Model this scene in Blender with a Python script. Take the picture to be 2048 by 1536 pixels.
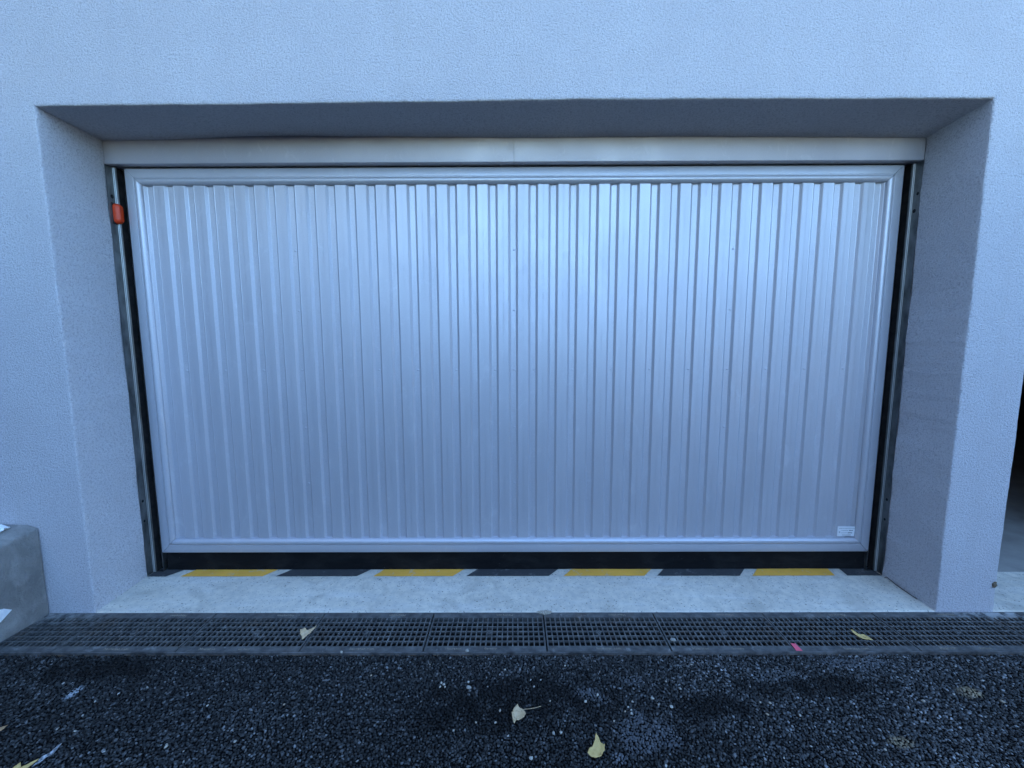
import bpy, bmesh, math, random
import numpy as np
from mathutils import Vector, Matrix

random.seed(7)
rng = np.random.default_rng(11)
S = bpy.context.scene
C = S.collection
for o in list(bpy.data.objects):
    bpy.data.objects.remove(o)

# ------------------------------------------------------------------ camera
CAM = Vector((-0.13394, -1.68914, 1.23043))
YAW, PIT, ROL, FPX = -0.00309, 0.10287, 0.00328, 785.0
fwd = Vector((math.sin(YAW)*math.cos(PIT), math.cos(YAW)*math.cos(PIT), -math.sin(PIT)))
rgt0 = Vector((math.cos(YAW), -math.sin(YAW), 0))
dwn0 = -rgt0.cross(fwd)
rgt = rgt0*math.cos(ROL) + dwn0*math.sin(ROL)
dwn = dwn0*math.cos(ROL) - rgt0*math.sin(ROL)
cd = bpy.data.cameras.new('camera')
cd.sensor_width = 36.0
cd.lens = FPX/2048*36.0
cd.clip_start, cd.clip_end = 0.02, 2000
cam = bpy.data.objects.new('camera', cd)
M4 = Matrix((rgt, -dwn, -fwd)).transposed().to_4x4()
M4.translation = CAM
cam.matrix_world = M4
C.objects.link(cam)
S.camera = cam

# ------------------------------------------------------------------ sky, sun, exposure
SUN_EL, SUN_ROT = math.radians(16), math.radians(42)      # the sun stands behind the building
W = bpy.data.worlds.new('World')
S.world = W
W.use_nodes = True
wn = W.node_tree.nodes
wl = W.node_tree.links
wn.clear()
sky = wn.new('ShaderNodeTexSky')
sky.sky_type = 'NISHITA'
sky.sun_disc = False
sky.sun_elevation, sky.sun_rotation = SUN_EL, SUN_ROT
sky.air_density, sky.dust_density, sky.ozone_density = 1.0, 0.25, 3.8
bg = wn.new('ShaderNodeBackground')
bg.inputs['Strength'].default_value = 0.15
wo = wn.new('ShaderNodeOutputWorld')
wl.new(sky.outputs[0], bg.inputs[0])
wl.new(bg.outputs[0], wo.inputs[0])
ld = bpy.data.lights.new('sun', 'SUN')
ld.energy, ld.angle, ld.color = 3.0, math.radians(0.53), (1.0, 0.95, 0.87)
sun = bpy.data.objects.new('sun', ld)
sv = Vector((math.sin(SUN_ROT)*math.cos(SUN_EL), math.cos(SUN_ROT)*math.cos(SUN_EL), math.sin(SUN_EL)))
sun.rotation_euler = sv.to_track_quat('Z', 'Y').to_euler()
sun.location = (8, 8, 14)
C.objects.link(sun)
vs = S.view_settings
vs.view_transform, vs.look = 'Standard', 'None'
vs.gamma, vs.use_curve_mapping = 1.0, False
vs.exposure = 3.3
S.render.engine = 'CYCLES'

# ------------------------------------------------------------------ node helpers
class NT:
    def __init__(s, name):
        s.m = bpy.data.materials.new(name)
        s.m.use_nodes = True
        s.t = s.m.node_tree
        s.b = s.t.nodes['Principled BSDF']
        s._geo = None
    def n(s, typ, **kw):
        nd = s.t.nodes.new('ShaderNode'+typ)
        for k, v in kw.items():
            if k in nd.inputs:
                nd.inputs[k].default_value = v
            else:
                setattr(nd, k, v)
        return nd
    def lk(s, a, b):
        s.t.links.new(a, b)
    def pos(s):
        if not s._geo:
            s._geo = s.n('NewGeometry').outputs['Position']
        return s._geo
    def scaled(s, vec3):
        mp = s.n('Mapping')
        mp.inputs['Scale'].default_value = vec3
        s.lk(s.pos(), mp.inputs['Vector'])
        return mp.outputs[0]
    def noise(s, scale, detail=4, rough=.55, vec=None, dist=0):
        nd = s.n('TexNoise')
        nd.inputs['Scale'].default_value = scale
        nd.inputs['Detail'].default_value = detail
        nd.inputs['Roughness'].default_value = rough
        nd.inputs['Distortion'].default_value = dist
        s.lk(vec or s.pos(), nd.inputs['Vector'])
        return nd.outputs['Fac']
    def voro(s, scale, feature='F1', vec=None):
        nd = s.n('TexVoronoi')
        nd.feature = feature
        nd.inputs['Scale'].default_value = scale
        s.lk(vec or s.pos(), nd.inputs['Vector'])
        return nd.outputs['Distance']
    def ramp(s, fac, stops):
        nd = s.n('ValToRGB')
        cr = nd.color_ramp
        while len(cr.elements) < len(stops):
            cr.elements.new(.5)
        for e, (p, c) in zip(cr.elements, stops):
            e.position = p
            e.color = (c, c, c, 1) if not isinstance(c, tuple) else (*c, 1)
        s.lk(fac, nd.inputs[0])
        return nd.outputs[0]
    def mix(s, fac, a, b, mode='MIX'):
        nd = s.n('Mix', data_type='RGBA', blend_type=mode)
        for sock, v in ((nd.inputs[0], fac), (nd.inputs[6], a), (nd.inputs[7], b)):
            if isinstance(v, (int, float)):
                sock.default_value = v
            elif isinstance(v, tuple):
                sock.default_value = (*v, 1)
            else:
                s.lk(v, sock)
        return nd.outputs[2]
    def math(s, op, a, b=0.0, clamp=False):
        nd = s.n('Math', operation=op, use_clamp=clamp)
        for sock, v in ((nd.inputs[0], a), (nd.inputs[1], b)):
            if isinstance(v, (int, float)):
                sock.default_value = v
            else:
                s.lk(v, sock)
        return nd.outputs[0]
    def bump(s, h, strength, dist, base=None):
        nd = s.n('Bump')
        nd.inputs['Strength'].default_value = strength
        nd.inputs['Distance'].default_value = dist
        s.lk(h, nd.inputs['Height'])
        if base:
            s.lk(base, nd.inputs['Normal'])
        s.lk(nd.outputs[0], s.b.inputs['Normal'])
        return nd.outputs[0]
    def set(s, **kw):
        for k, v in kw.items():
            sk = s.b.inputs[{'col': 'Base Color', 'rough': 'Roughness', 'metal': 'Metallic', 'spec': 'Specular IOR Level', 'coat': 'Coat Weight', 'trans': 'Transmission Weight', 'crough': 'Coat Roughness'}[k]]
            if isinstance(v, (int, float)):
                sk.default_value = v
            elif isinstance(v, tuple):
                sk.default_value = (*v, 1)
            else:
                s.lk(v, sk)
        return s

MAT = {}
# mineral render: grainy scraped plaster
m = NT('plaster')
g1 = m.noise(250, 2, .6)
g2 = m.noise(120, 3, .65)
gr = m.math('ADD', m.math('MULTIPLY', g1, .5), m.math('MULTIPLY', g2, .5))
big = m.noise(1.3, 4, .6)
col = m.mix(m.ramp(big, [(.3, 0.0), (.72, 1.0)]), (.585, .572, .595), (.650, .636, .655))
col = m.mix(m.ramp(gr, [(.38, .9), (.52, 0.0)]), col, (.37, .36, .385))
mot = m.noise(4.5, 6, .65, None, .7)
col = m.mix(m.ramp(mot, [(.40, .30), (.60, 0.0)]), col, (.52, .50, .52))
stk = m.noise(3.0, 5, .65, m.scaled((3.2, 3.2, .22)))
col = m.mix(m.ramp(stk, [(.56, 0.0), (.74, .35)]), col, (.50, .48, .485))
m.set(col=col, rough=.95, spec=.2)
m.bump(gr, 1.0, .012)
MAT['plaster'] = m.m

m = NT('concrete')          # smooth pale screed
n1 = m.noise(2.2, 6, .6)
n2 = m.noise(34, 5, .65)
sp = m.noise(120, 2, .5)
strk = m.noise(7, 4, .6, m.scaled((.35, 2.2, 1)))
col = m.mix(m.ramp(n1, [(.3, 0.0), (.7, 1.0)]), (.54, .485, .40), (.68, .62, .515))
col = m.mix(m.ramp(n2, [(.35, .55), (.6, 0.0)]), col, (.37, .355, .325))
col = m.mix(m.ramp(strk, [(.5, 0.0), (.75, .5)]), col, (.66, .64, .60))
st2 = m.noise(5.5, 6, .7, None, .8)
col = m.mix(m.ramp(st2, [(.52, 0.0), (.66, .55)]), col, (.34, .31, .26))
col = m.mix(m.ramp(sp, [(.31, 1.0), (.36, 0.0)]), col, (.17, .16, .14))
m.set(col=col, rough=m.ramp(n2, [(.3, .6), (.7, .85)]))
m.bump(m.math('ADD', n2, m.math('MULTIPLY', sp, .4)), .35, .004)
MAT['concrete'] = m.m

m = NT('low_wall_concrete')
n1 = m.noise(3.0, 6, .62)
tr = m.noise(11, 6, .65, m.scaled((1, 1.3, .8)), .9)
sp = m.noise(190, 3, .6)
col = m.mix(m.ramp(n1, [(.3, 0.0), (.7, 1.0)]), (.15, .145, .138), (.27, .26, .245))
col = m.mix(m.ramp(tr, [(.45, 0.0), (.70, .7)]), col, (.36, .35, .33))
col = m.mix(m.ramp(sp, [(.3, .6), (.42, 0.0)]), col, (.16, .16, .16))
m.set(col=col, rough=.9)
m.bump(m.math('ADD', tr, m.math('MULTIPLY', sp, .6)), .9, .012)
MAT['low_wall'] = m.m

def silver(name, c0, rough0, rough1, metal):
    m = NT(name)
    fl = m.noise(340, 3, .65)
    sm = m.noise(3.2, 5, .62, m.scaled((1.6, 1, .7)))
    wv = m.noise(1.1, 2, .5, m.scaled((5.0, 1, .5)))
    rub = m.noise(11, 5, .7, m.scaled((1.4, 1, .8)), 1.2)
    col = m.mix(m.ramp(fl, [(.35, 0.0), (.65, 1.0)]), tuple(c*.93 for c in c0), tuple(min(1, c*1.06) for c in c0))
    rr = m.math('ADD', m.ramp(sm, [(.3, rough0), (.7, rough1)]), m.ramp(rub, [(.57, 0.0), (.70, .13)]))
    col = m.mix(m.ramp(rub, [(.58, 0.0), (.70, .22)]), col, (.74, .73, .74))
    m.set(col=col, rough=rr, metal=metal, spec=.5)
    b = m.bump(wv, .25, .02)
    m.bump(fl, .22, .0012, b)
    return m.m
MAT['silver'] = silver('silver_paint', (.51, .505, .54), .40, .52, .44)
MAT['silver_cover'] = silver('cover_paint', (.42, .40, .435), .40, .52, .36)

m = NT('galvanised')
v = m.noise(28, 4, .6, m.scaled((1, 1, .4)))
m.set(col=m.ramp(v, [(.3, (.13, .135, .135)), (.7, (.30, .31, .31))]), rough=m.ramp(v, [(.3, .28), (.7, .5)]), metal=.9)
MAT['galv'] = m.m

m = NT('highlight_zinc')  # paler copy of the rail zinc, for its painted highlight lines
m.set(col=(.62, .63, .61), rough=.35, metal=.6)
MAT['bright'] = m.m
m = NT('gap_black')  # near-black standing in for shade in the door gaps and bolt holes
v = m.noise(30, 5, .6)
m.set(col=m.ramp(v, [(.4, (.010, .010, .011)), (.75, (.035, .031, .028))]), rough=.7, spec=.3)
MAT['black'] = m.m

m = NT('black_rubber')
v = m.noise(6, 6, .65, m.scaled((1, 1, 2)), .5)
sc = m.noise(45, 5, .7)
col = m.mix(m.ramp(v, [(.45, 0.0), (.75, 1.0)]), (.005, .005, .0055), (.017, .016, .015))
col = m.mix(m.ramp(sc, [(.66, 0.0), (.74, .35)]), col, (.16, .15, .14))
m.set(col=col, rough=.8, spec=.15)
m.bump(sc, .3, .002)
MAT['rubber'] = m.m

def paint(name, c, wear, lo=.5):
    m = NT(name)
    w = m.noise(26, 6, .68)
    big = m.noise(5, 4, .6)
    fn = m.noise(150, 3, .6, None, .5)
    col = m.mix(m.ramp(big, [(.3, 0.0), (.7, 1.0)]), tuple(x*.82 for x in c), c)
    col = m.mix(m.ramp(w, [(.56, 0.0), (.70, wear)]), col, (.45, .455, .44))
    col = m.mix(m.ramp(fn, [(.6, 0.0), (.75, lo)]), col, tuple(min(1, x*1.5+.08) for x in c))
    m.set(col=col, rough=.75)
    m.bump(fn, .3, .002)
    return m.m
MAT['yellow'] = paint('yellow_floor_paint', (.86, .43, .06), .6, .2)
MAT['blackpaint'] = paint('black_floor_paint', (.045, .046, .048), .22, .5)

m = NT('cast_iron')          # dusty, with cement splashes along the house wall at the pier
n1 = m.noise(26, 6, .65)
n2 = m.noise(140, 4, .6)
rs = m.noise(9, 4, .6)
col = m.mix(m.ramp(n1, [(.35, 0.0), (.72, 1.0)]), (.048, .048, .048), (.145, .142, .136))
col = m.mix(m.ramp(rs, [(.55, 0.0), (.75, .5)]), col, (.11, .075, .05))
sep = m.n('SeparateXYZ')
m.lk(m.pos(), sep.inputs[0])
mx = m.math('MULTIPLY', m.math('SUBTRACT', sep.outputs[0], 1.72), 3.0, True)
lx = m.math('MULTIPLY', m.math('SUBTRACT', -1.93, sep.outputs[0]), 4.0, True)
my = m.math('ADD', m.math('MULTIPLY', sep.outputs[1], 13.0), 1.0, True)
wet = m.math('MULTIPLY', m.math('MAXIMUM', mx, m.math('MULTIPLY', lx, .6)), my)
cem = m.math('MULTIPLY', m.ramp(n1, [(.42, 0.0), (.56, 1.0)]), wet)
dst = m.math('MAXIMUM', cem, m.math('MULTIPLY', m.ramp(m.noise(17, 5, .7), [(.60, 0.0), (.72, .45)]), 1.0))
col = m.mix(dst, col, (.40, .40, .39))
m.set(col=col, rough=.72, metal=.15)
m.bump(n2, .4, .0015)
MAT['iron'] = m.m

m = NT('letter_iron')
m.set(col=m.ramp(m.noise(60, 4, .6), [(.35, (.17, .145, .115)), (.65, (.34, .29, .22))]), rough=.8)
MAT['letters'] = m.m

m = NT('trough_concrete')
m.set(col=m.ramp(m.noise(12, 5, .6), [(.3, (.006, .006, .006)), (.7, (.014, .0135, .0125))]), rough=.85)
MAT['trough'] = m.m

m = NT('steel_edge')
m.set(col=m.ramp(m.noise(20, 4, .6), [(.35, (.07, .07, .07)), (.65, (.24, .235, .23))]), rough=.5, metal=.5)
MAT['edge'] = m.m

m = NT('asphalt')
v = m.voro(115)
n1 = m.noise(2.4, 5, .6)
n2 = m.noise(60, 3, .6)
col = m.mix(m.ramp(n1, [(.3, 0.0), (.7, 1.0)]), (.004, .004, .0042), (.008, .008, .0082))
col = m.mix(m.ramp(v, [(.15, .6), (.6, 0.0)]), col, (.028, .028, .029))
m.set(col=col, rough=.95, spec=.1)
m.bump(m.math('ADD', m.math('MULTIPLY', v, -1.0), m.math('MULTIPLY', n2, .4)), .9, .006)
MAT['asphalt'] = m.m

m = NT('asphalt_stone')
at = m.n('Attribute', attribute_name='tone')
m.set(col=at.outputs['Color'], rough=.62, spec=.3)
m.bump(m.noise(700, 2, .6), .25, .0006)
MAT['stone'] = m.m

m = NT('pebble_stone')
oi = m.n('ObjectInfo')
m.set(col=m.ramp(oi.outputs['Random'], [(0.0, (.26, .25, .22)), (.5, (.40, .38, .33)), (1.0, (.27, .22, .16))]), rough=.8)
m.bump(m.noise(260, 3, .6), .4, .001)
MAT['pebble'] = m.m

def leafmat(name, a, b, spot):
    m = NT(name)
    n1 = m.noise(60, 5, .6)
    n2 = m.noise(130, 3, .6)
    col = m.mix(m.ramp(n1, [(.35, 0.0), (.65, 1.0)]), a, b)
    col = m.mix(m.ramp(n2, [(.62, 0.0), (.70, .8)]), col, spot)
    m.set(col=col, rough=.65)
    m.bump(n1, .4, .002)
    return m.m
MAT['leaf_tan'] = leafmat('leaf_tan', (.46, .32, .17), (.56, .41, .25), (.20, .12, .06))
MAT['leaf_yellow'] = leafmat('leaf_yellow', (.50, .32, .10), (.60, .42, .16), (.20, .11, .04))
MAT['leaf_brown'] = leafmat('leaf_brown', (.34, .19, .09), (.42, .26, .13), (.2, .1, .05))

m = NT('orange_lens')
m.set(col=(.60, .050, .012), rough=.42, spec=.35)
MAT['orange'] = m.m
m = NT('black_plastic')
m.set(col=(.02, .02, .021), rough=.5)
MAT['plastic'] = m.m
m = NT('pink_tape')
m.set(col=m.mix(m.ramp(m.noise(90, 4, .6), [(.45, 0.0), (.7, .7)]), (.80, .10, .16), (.62, .14, .17)), rough=.6)
MAT['pink'] = m.m
m = NT('white_paper')
m.set(col=m.mix(m.ramp(m.noise(60, 4, .6), [(.35, 0.0), (.7, 1.0)]), (.70, .73, .76), (.85, .86, .86)), rough=.7)
MAT['paper'] = m.m
m = NT('dirty_scrap')
m.set(col=m.mix(m.ramp(m.noise(150, 4, .6), [(.4, 0.0), (.6, 1.0)]), (.10, .105, .11), (.48, .50, .53)), rough=.8)
MAT['scrap'] = m.m
m = NT('plate_aluminium')
m.set(col=(.78, .79, .80), rough=.4, metal=.2)
MAT['plate'] = m.m
m = NT('print_ink')
m.set(col=(.06, .065, .08), rough=.7)
MAT['ink'] = m.m
m = NT('print_faint')
m.set(col=(.30, .32, .36), rough=.7)
MAT['ink2'] = m.m
m = NT('brown_mud')
m.set(col=m.ramp(m.noise(220, 4, .6), [(.35, (.09, .065, .04)), (.65, (.2, .15, .1))]), rough=.9)
MAT['mud'] = m.m
m = NT('mortar')
m.set(col=m.ramp(m.noise(160, 4, .6), [(.35, (.25, .21, .16)), (.65, (.44, .40, .33))]), rough=.95)
MAT['mortar'] = m.m
m = NT('roof_felt')
m.set(col=m.ramp(m.noise(8, 4, .6), [(.3, (.08, .08, .085)), (.7, (.13, .13, .135))]), rough=.9)
MAT['roof'] = m.m

m = NT('bare_dark_wall')
m.set(col=m.ramp(m.noise(4, 5, .6), [(.3, (.055, .053, .05)), (.7, (.09, .086, .08))]), rough=.9)
MAT['dark_wall'] = m.m
m = NT('ramp_concrete')
m.set(col=m.ramp(m.noise(6, 5, .6), [(.3, (.27, .25, .225)), (.7, (.38, .355, .32))]), rough=.9)
MAT['ramp'] = m.m
m = NT('mauve_render')
m.set(col=m.ramp(m.noise(3, 5, .6), [(.3, (.105, .108, .12)), (.7, (.14, .142, .155))]), rough=.9)
MAT['mauve'] = m.m
m = NT('window_glass')
m.set(col=(.02, .022, .025), rough=.05, spec=.6)
MAT['glass'] = m.m

# ------------------------------------------------------------------ mesh helpers
def mesh_obj(name, verts, faces, mat, parent=None, smooth=False):
    me = bpy.data.meshes.new(name)
    me.from_pydata([tuple(map(float, v)) for v in verts], [], faces)
    me.validate()
    if smooth:
        me.shade_smooth()
    return link(name, me, mat, parent)

def link(name, me, mat, parent=None):
    if mat and not me.materials:
        me.materials.append(MAT[mat])
    o = bpy.data.objects.new(name, me)
    C.objects.link(o)
    if parent:
        o.parent = parent
    return o

def tag(o, label, cat, group=None):
    o['label'], o['category'] = label, cat
    if group:
        o['group'] = group
    return o

def thing(name, label, cat, loc=(0, 0, 0), group=None):
    o = bpy.data.objects.new(name, None)
    o.empty_display_size = .1
    o.location = loc
    C.objects.link(o)
    return tag(o, label, cat, group)

def struct(o):
    o['kind'] = 'structure'
    return o

class MB:
    def __init__(s):
        s.v, s.f = [], []
    def add(s, v, f):
        n = len(s.v)
        s.v += [tuple(p) for p in v]
        s.f += [tuple(i+n for i in q) for q in f]
        return s
    def box(s, x0, x1, y0, y1, z0, z1, taper=0.0):
        t = taper
        return s.add([(x0+t, y0+t, z0), (x1-t, y0+t, z0), (x1-t, y1-t, z0), (x0+t, y1-t, z0), (x0, y0, z1), (x1, y0, z1), (x1, y1, z1), (x0, y1, z1)],
                     [(0, 3, 2, 1), (4, 5, 6, 7), (0, 1, 5, 4), (1, 2, 6, 5), (2, 3, 7, 6), (3, 0, 4, 7)])
    def obj(s, name, mat, parent=None, smooth=False, loc=None):
        if loc:
            s.v = [(a-loc[0], b-loc[1], c-loc[2]) for a, b, c in s.v]
        o = mesh_obj(name, s.v, s.f, mat, parent, smooth)
        if loc and not parent:
            o.location = loc
        return o

def bevel(o, w, seg=2):
    bm = bmesh.new()
    bm.from_mesh(o.data)
    bmesh.ops.bevel(bm, geom=list(bm.edges), offset=w, segments=seg, affect='EDGES', profile=.6)
    bm.to_mesh(o.data)
    bm.free()
    return o

def disc_rivet(r, h, n=10):
    """dome head pointing to -Y"""
    v, f = [], []
    for k, (rr, hh) in enumerate(((1, 0), (.86, .55), (.5, .9))):
        v += [(r*rr*math.cos(2*math.pi*i/n), -h*hh, r*rr*math.sin(2*math.pi*i/n)) for i in range(n)]
    v.append((0, -h, 0))
    for k in range(2):
        for i in range(n):
            j = (i+1) % n
            f.append((k*n+i, k*n+j, (k+1)*n+j, (k+1)*n+i))
    f += [(2*n+i, 2*n+(i+1) % n, 3*n) for i in range(n)]
    me = bpy.data.meshes.new('rivet')
    me.from_pydata(v, [], f)
    me.shade_smooth()
    return me

def interp(x, pts):
    return float(np.interp(x, [p[0] for p in pts], [p[1] for p in pts]))

def wob(seed, amp, scale):
    r = np.random.default_rng(seed)
    ph = r.uniform(0, 6.28, 6)
    fr = np.array([1, 1.9, 3.7, 7.3, 13.1, 29.0])
    am = np.array([1, .8, .6, .5, .45, .4])
    return lambda t: amp*float(np.sum(am*np.sin(fr*t*scale+ph)))/2.2

# ------------------------------------------------------------------ ground
ZG = -0.0125
XC0, XC1, YC0 = -2.275, 3.0, -0.236          # drain channel opening
xs, ys = [-160, -6, XC0, XC1, 8, 160], [-160, -6, YC0, 0.0, 160]
gv = [(x, y, ZG) for y in ys for x in xs]
gf = []
for j in range(len(ys)-1):
    for i in range(len(xs)-1):
        if (i, j) == (2, 2):
            continue
        a = j*len(xs)+i
        gf.append((a, a+1, a+1+len(xs), a+len(xs)))
struct(mesh_obj('asphalt_ground', gv, gf, 'asphalt'))

# crushed stone of the asphalt surface in front of the drain
phi = (1+5**.5)/2
ico = np.array([(-1, phi, 0), (1, phi, 0), (-1, -phi, 0), (1, -phi, 0), (0, -1, phi), (0, 1, phi), (0, -1, -phi), (0, 1, -phi), (phi, 0, -1), (phi, 0, 1), (-phi, 0, -1), (-phi, 0, 1)])/math.hypot(1, phi)
icf = np.array([(0, 11, 5), (0, 5, 1), (0, 1, 7), (0, 7, 10), (0, 10, 11), (1, 5, 9), (5, 11, 4), (11, 10, 2), (10, 7, 6), (7, 1, 8), (3, 9, 4), (3, 4, 2), (3, 2, 6), (3, 6, 8), (3, 8, 9), (4, 9, 5), (2, 4, 11), (6, 2, 10), (8, 6, 7), (9, 8, 1)])

def vnoise(x, y, sc, seed):
    r = np.random.default_rng(seed)
    g = r.random((128, 128))
    u, v = x*sc+40, y*sc+40
    i, j = np.floor(u).astype(int), np.floor(v).astype(int)
    a, b = u-i, v-j
    a, b = a*a*(3-2*a), b*b*(3-2*b)
    G = lambda p, q: g[p % 128, q % 128]
    return (G(i, j)*(1-a)+G(i+1, j)*a)*(1-b)+(G(i, j+1)*(1-a)+G(i+1, j+1)*a)*b

sp = 0.0081
gx, gy = np.meshgrid(np.arange(-2.26, 3.5, sp), np.arange(-1.05, YC0-.003, sp*.9))
gx[::2] += sp/2
px = gx.ravel()+rng.uniform(-.4, .4, gx.size)*sp
py = gy.ravel()+rng.uniform(-.4, .4, gx.size)*sp
ok = (py < YC0-.004) & (px > XC0+.006)
px, py = px[ok], py[ok]
N = len(px)
rad = rng.uniform(.0032, .0056, N)*(1+.25*(rng.random(N) > .9))
ax = np.stack([rng.uniform(.8, 1.3, N), rng.uniform(.65, 1.0, N), rng.uniform(.45, .72, N)], 1)*rad[:, None]
base = ico[None]*(1+rng.uniform(-.22, .22, (N, 12, 1)))*ax[:, None, :]
th = rng.uniform(0, 6.283, N)
ti = rng.normal(0, .3, N)
ct, st = np.cos(ti)[:, None], np.sin(ti)[:, None]
x1, y1, z1 = base[..., 0]*ct+base[..., 2]*st, base[..., 1], -base[..., 0]*st+base[..., 2]*ct
ch, sh = np.cos(th)[:, None], np.sin(th)[:, None]
lev = .0022*(vnoise(px, py, 9, 5)-.5)
P = np.stack([x1*ch-y1*sh+px[:, None], x1*sh+y1*ch+py[:, None], z1+(ZG+.0040+rng.uniform(-.0010, .0010, N)+lev)[:, None]], 2)
me = bpy.data.meshes.new('asphalt_aggregate')
me.vertices.add(N*12)
me.vertices.foreach_set('co', P.reshape(-1).astype(np.float32))
F = (icf[None]+12*np.arange(N)[:, None, None]).reshape(-1)
me.loops.add(len(F))
me.loops.foreach_set('vertex_index', F.astype(np.int32))
me.polygons.add(N*20)
me.polygons.foreach_set('loop_start', np.arange(0, N*60, 3, dtype=np.int32))
me.update(calc_edges=True)
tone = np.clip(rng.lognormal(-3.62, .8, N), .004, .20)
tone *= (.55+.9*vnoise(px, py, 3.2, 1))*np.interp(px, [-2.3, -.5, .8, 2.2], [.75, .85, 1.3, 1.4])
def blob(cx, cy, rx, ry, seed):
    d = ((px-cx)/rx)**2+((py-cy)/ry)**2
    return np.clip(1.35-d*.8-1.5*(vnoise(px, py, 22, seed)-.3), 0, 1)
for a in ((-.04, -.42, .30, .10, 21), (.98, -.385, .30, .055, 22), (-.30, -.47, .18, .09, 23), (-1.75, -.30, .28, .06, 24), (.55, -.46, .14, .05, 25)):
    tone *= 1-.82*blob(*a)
rgbt = np.stack([tone*.98, tone, tone*1.02], 1)
for (cx_, cy_, rx, ry, s_), c_, k in (((.27, -.56, .10, .07, 31), (.16, .17, .19), .5), ((.14, -.42, .05, .03, 32), (.15, .16, .18), .5), ((.30, -.36, .05, .02, 33), (.16, .17, .19), .35),
                                     ((1.19, -.28, .16, .03, 34), (.12, .13, .145), .5), ((1.47, -.41, .05, .022, 35), (.34, .27, .17), .95), ((1.08, -.585, .04, .018, 36), (.34, .27, .17), .8),
                                     ((-1.71, -.405, .016, .03, 37), (.42, .46, .50), .9), ((.18, -.63, .02, .02, 38), (.17, .18, .20), .6), ((.85, -.33, .10, .03, 39), (.15, .16, .17), .5)):
    b = (blob(cx_, cy_, rx, ry, s_)*k)[:, None]*rng.uniform(.55, 1, (N, 1))
    rgbt = rgbt*(1-b)+np.array(c_)[None]*b
fleck = rng.random(N) > .9988
rgbt[fleck] = np.array((.40, .385, .35))*rng.uniform(.6, 1.1, (fleck.sum(), 1))
colr = np.ones((N, 12, 4), np.float32)
colr[..., :3] = rgbt[:, None, :]
at = me.attributes.new('tone', 'FLOAT_COLOR', 'POINT')
at.data.foreach_set('color', colr.reshape(-1))
me.update()
ag = link('asphalt_aggregate', me, 'stone')
ag['kind'] = 'stuff'
tag(ag, 'dark crushed stone surface of the asphalt in front of the drain', 'asphalt')

# ------------------------------------------------------------------ building
LWX, RWX, OPY, OPH = -5.3, 10.5, -7.0, 2.2
BX0, BX1, BY1, BZ1 = -9.0, 9.0, 10.0, 7.2
D = 0.262
XL, XR = -2.066, 1.800
bld = thing('garage_building', 'pale grey roughcast building with a deep recessed garage opening', 'building')
front_soffit = [(-2.07, 2.194), (-1.395, 2.194), (-.789, 2.199), (-.587, 2.2015), (.219, 2.2065), (1.021, 2.2065), (1.8, 2.202)]
inner_soffit = [(-2.07, 2.185), (-1.746, 2.188), (-1.55, 2.196), (-1.368, 2.2015), (-1.132, 2.203), (-.897, 2.198), (-.193, 2.190), (.05, 2.1885), (.23, 2.190), (.604, 2.191), (1.213, 2.186), (1.8, 2.181)]
wl_, wr_, wt_ = wob(1, .0022, 4.0), wob(2, .0022, 4.4), wob(3, .0018, 4.1)
wl2, wr2 = wob(4, .0030, 9), wob(5, .0034, 10)
NZ, NX = 90, 150
zs = np.linspace(-.02, 2.17, NZ)
xs_ = np.linspace(XL+.02, XR-.02, NX)
rings = [(.009, 0.0, 0), (.0035, .0012, 0), (.001, .0040, 0), (0, .010, .03), (0, .06, .22), (0, .12, .45), (0, .18, .68), (0, .23, .88), (0, D-.004, 1), (.003, D+.001, 1), (.003, .40, 1)]
verts, idx = [], []
for k, (o_, y, bl) in enumerate(rings):
    row = []
    def lo(z):
        return XL+wl_(z)*(1-bl)+bl*(-.006*0+wl2(z))
    def hi(z):
        return XR+wr_(z)*(1-bl)+bl*wr2(z)
    def so(x):
        return (interp(x, front_soffit)+wt_(x))*(1-bl)+bl*(interp(x, inner_soffit)+.35*wt_(x*2.3))
    for z in zs:
        row.append((lo(z)-o_, y, z))
    row.append((lo(2.19)-o_, y, so(XL)+o_))
    for x in xs_:
        row.append((x, y, so(x)+o_))
    row.append((hi(2.19)+o_, y, so(XR)+o_))
    for z in zs[::-1]:
        row.append((hi(z)+o_, y, z))
    idx.append(list(range(len(verts), len(verts)+len(row))))
    verts += row
faces = []
L = len(idx[0])
for k in range(len(rings)-1):
    for i in range(L-1):
        faces.append((idx[k][i], idx[k+1][i], idx[k+1][i+1], idx[k][i+1]))
# front face, left of the opening / above it / the pier right of it
r0 = idx[0]
PX = 2.066
wp = wob(6, .0022, 4.2)
outer = []
for i in range(L):
    x, y, z = verts[r0[i]]
    if i < NZ:
        q = (BX0, 0, z)
    elif i == NZ:
        q = (BX0, 0, BZ1)
    elif i <= NZ+NX:
        q = (x, 0, BZ1)
    else:
        q = None
    if q:
        outer.append(len(verts))
        verts.append(q)
for i in range(NZ+NX):
    faces.append((r0[i], r0[i+1], outer[i+1], outer[i]))
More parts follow.
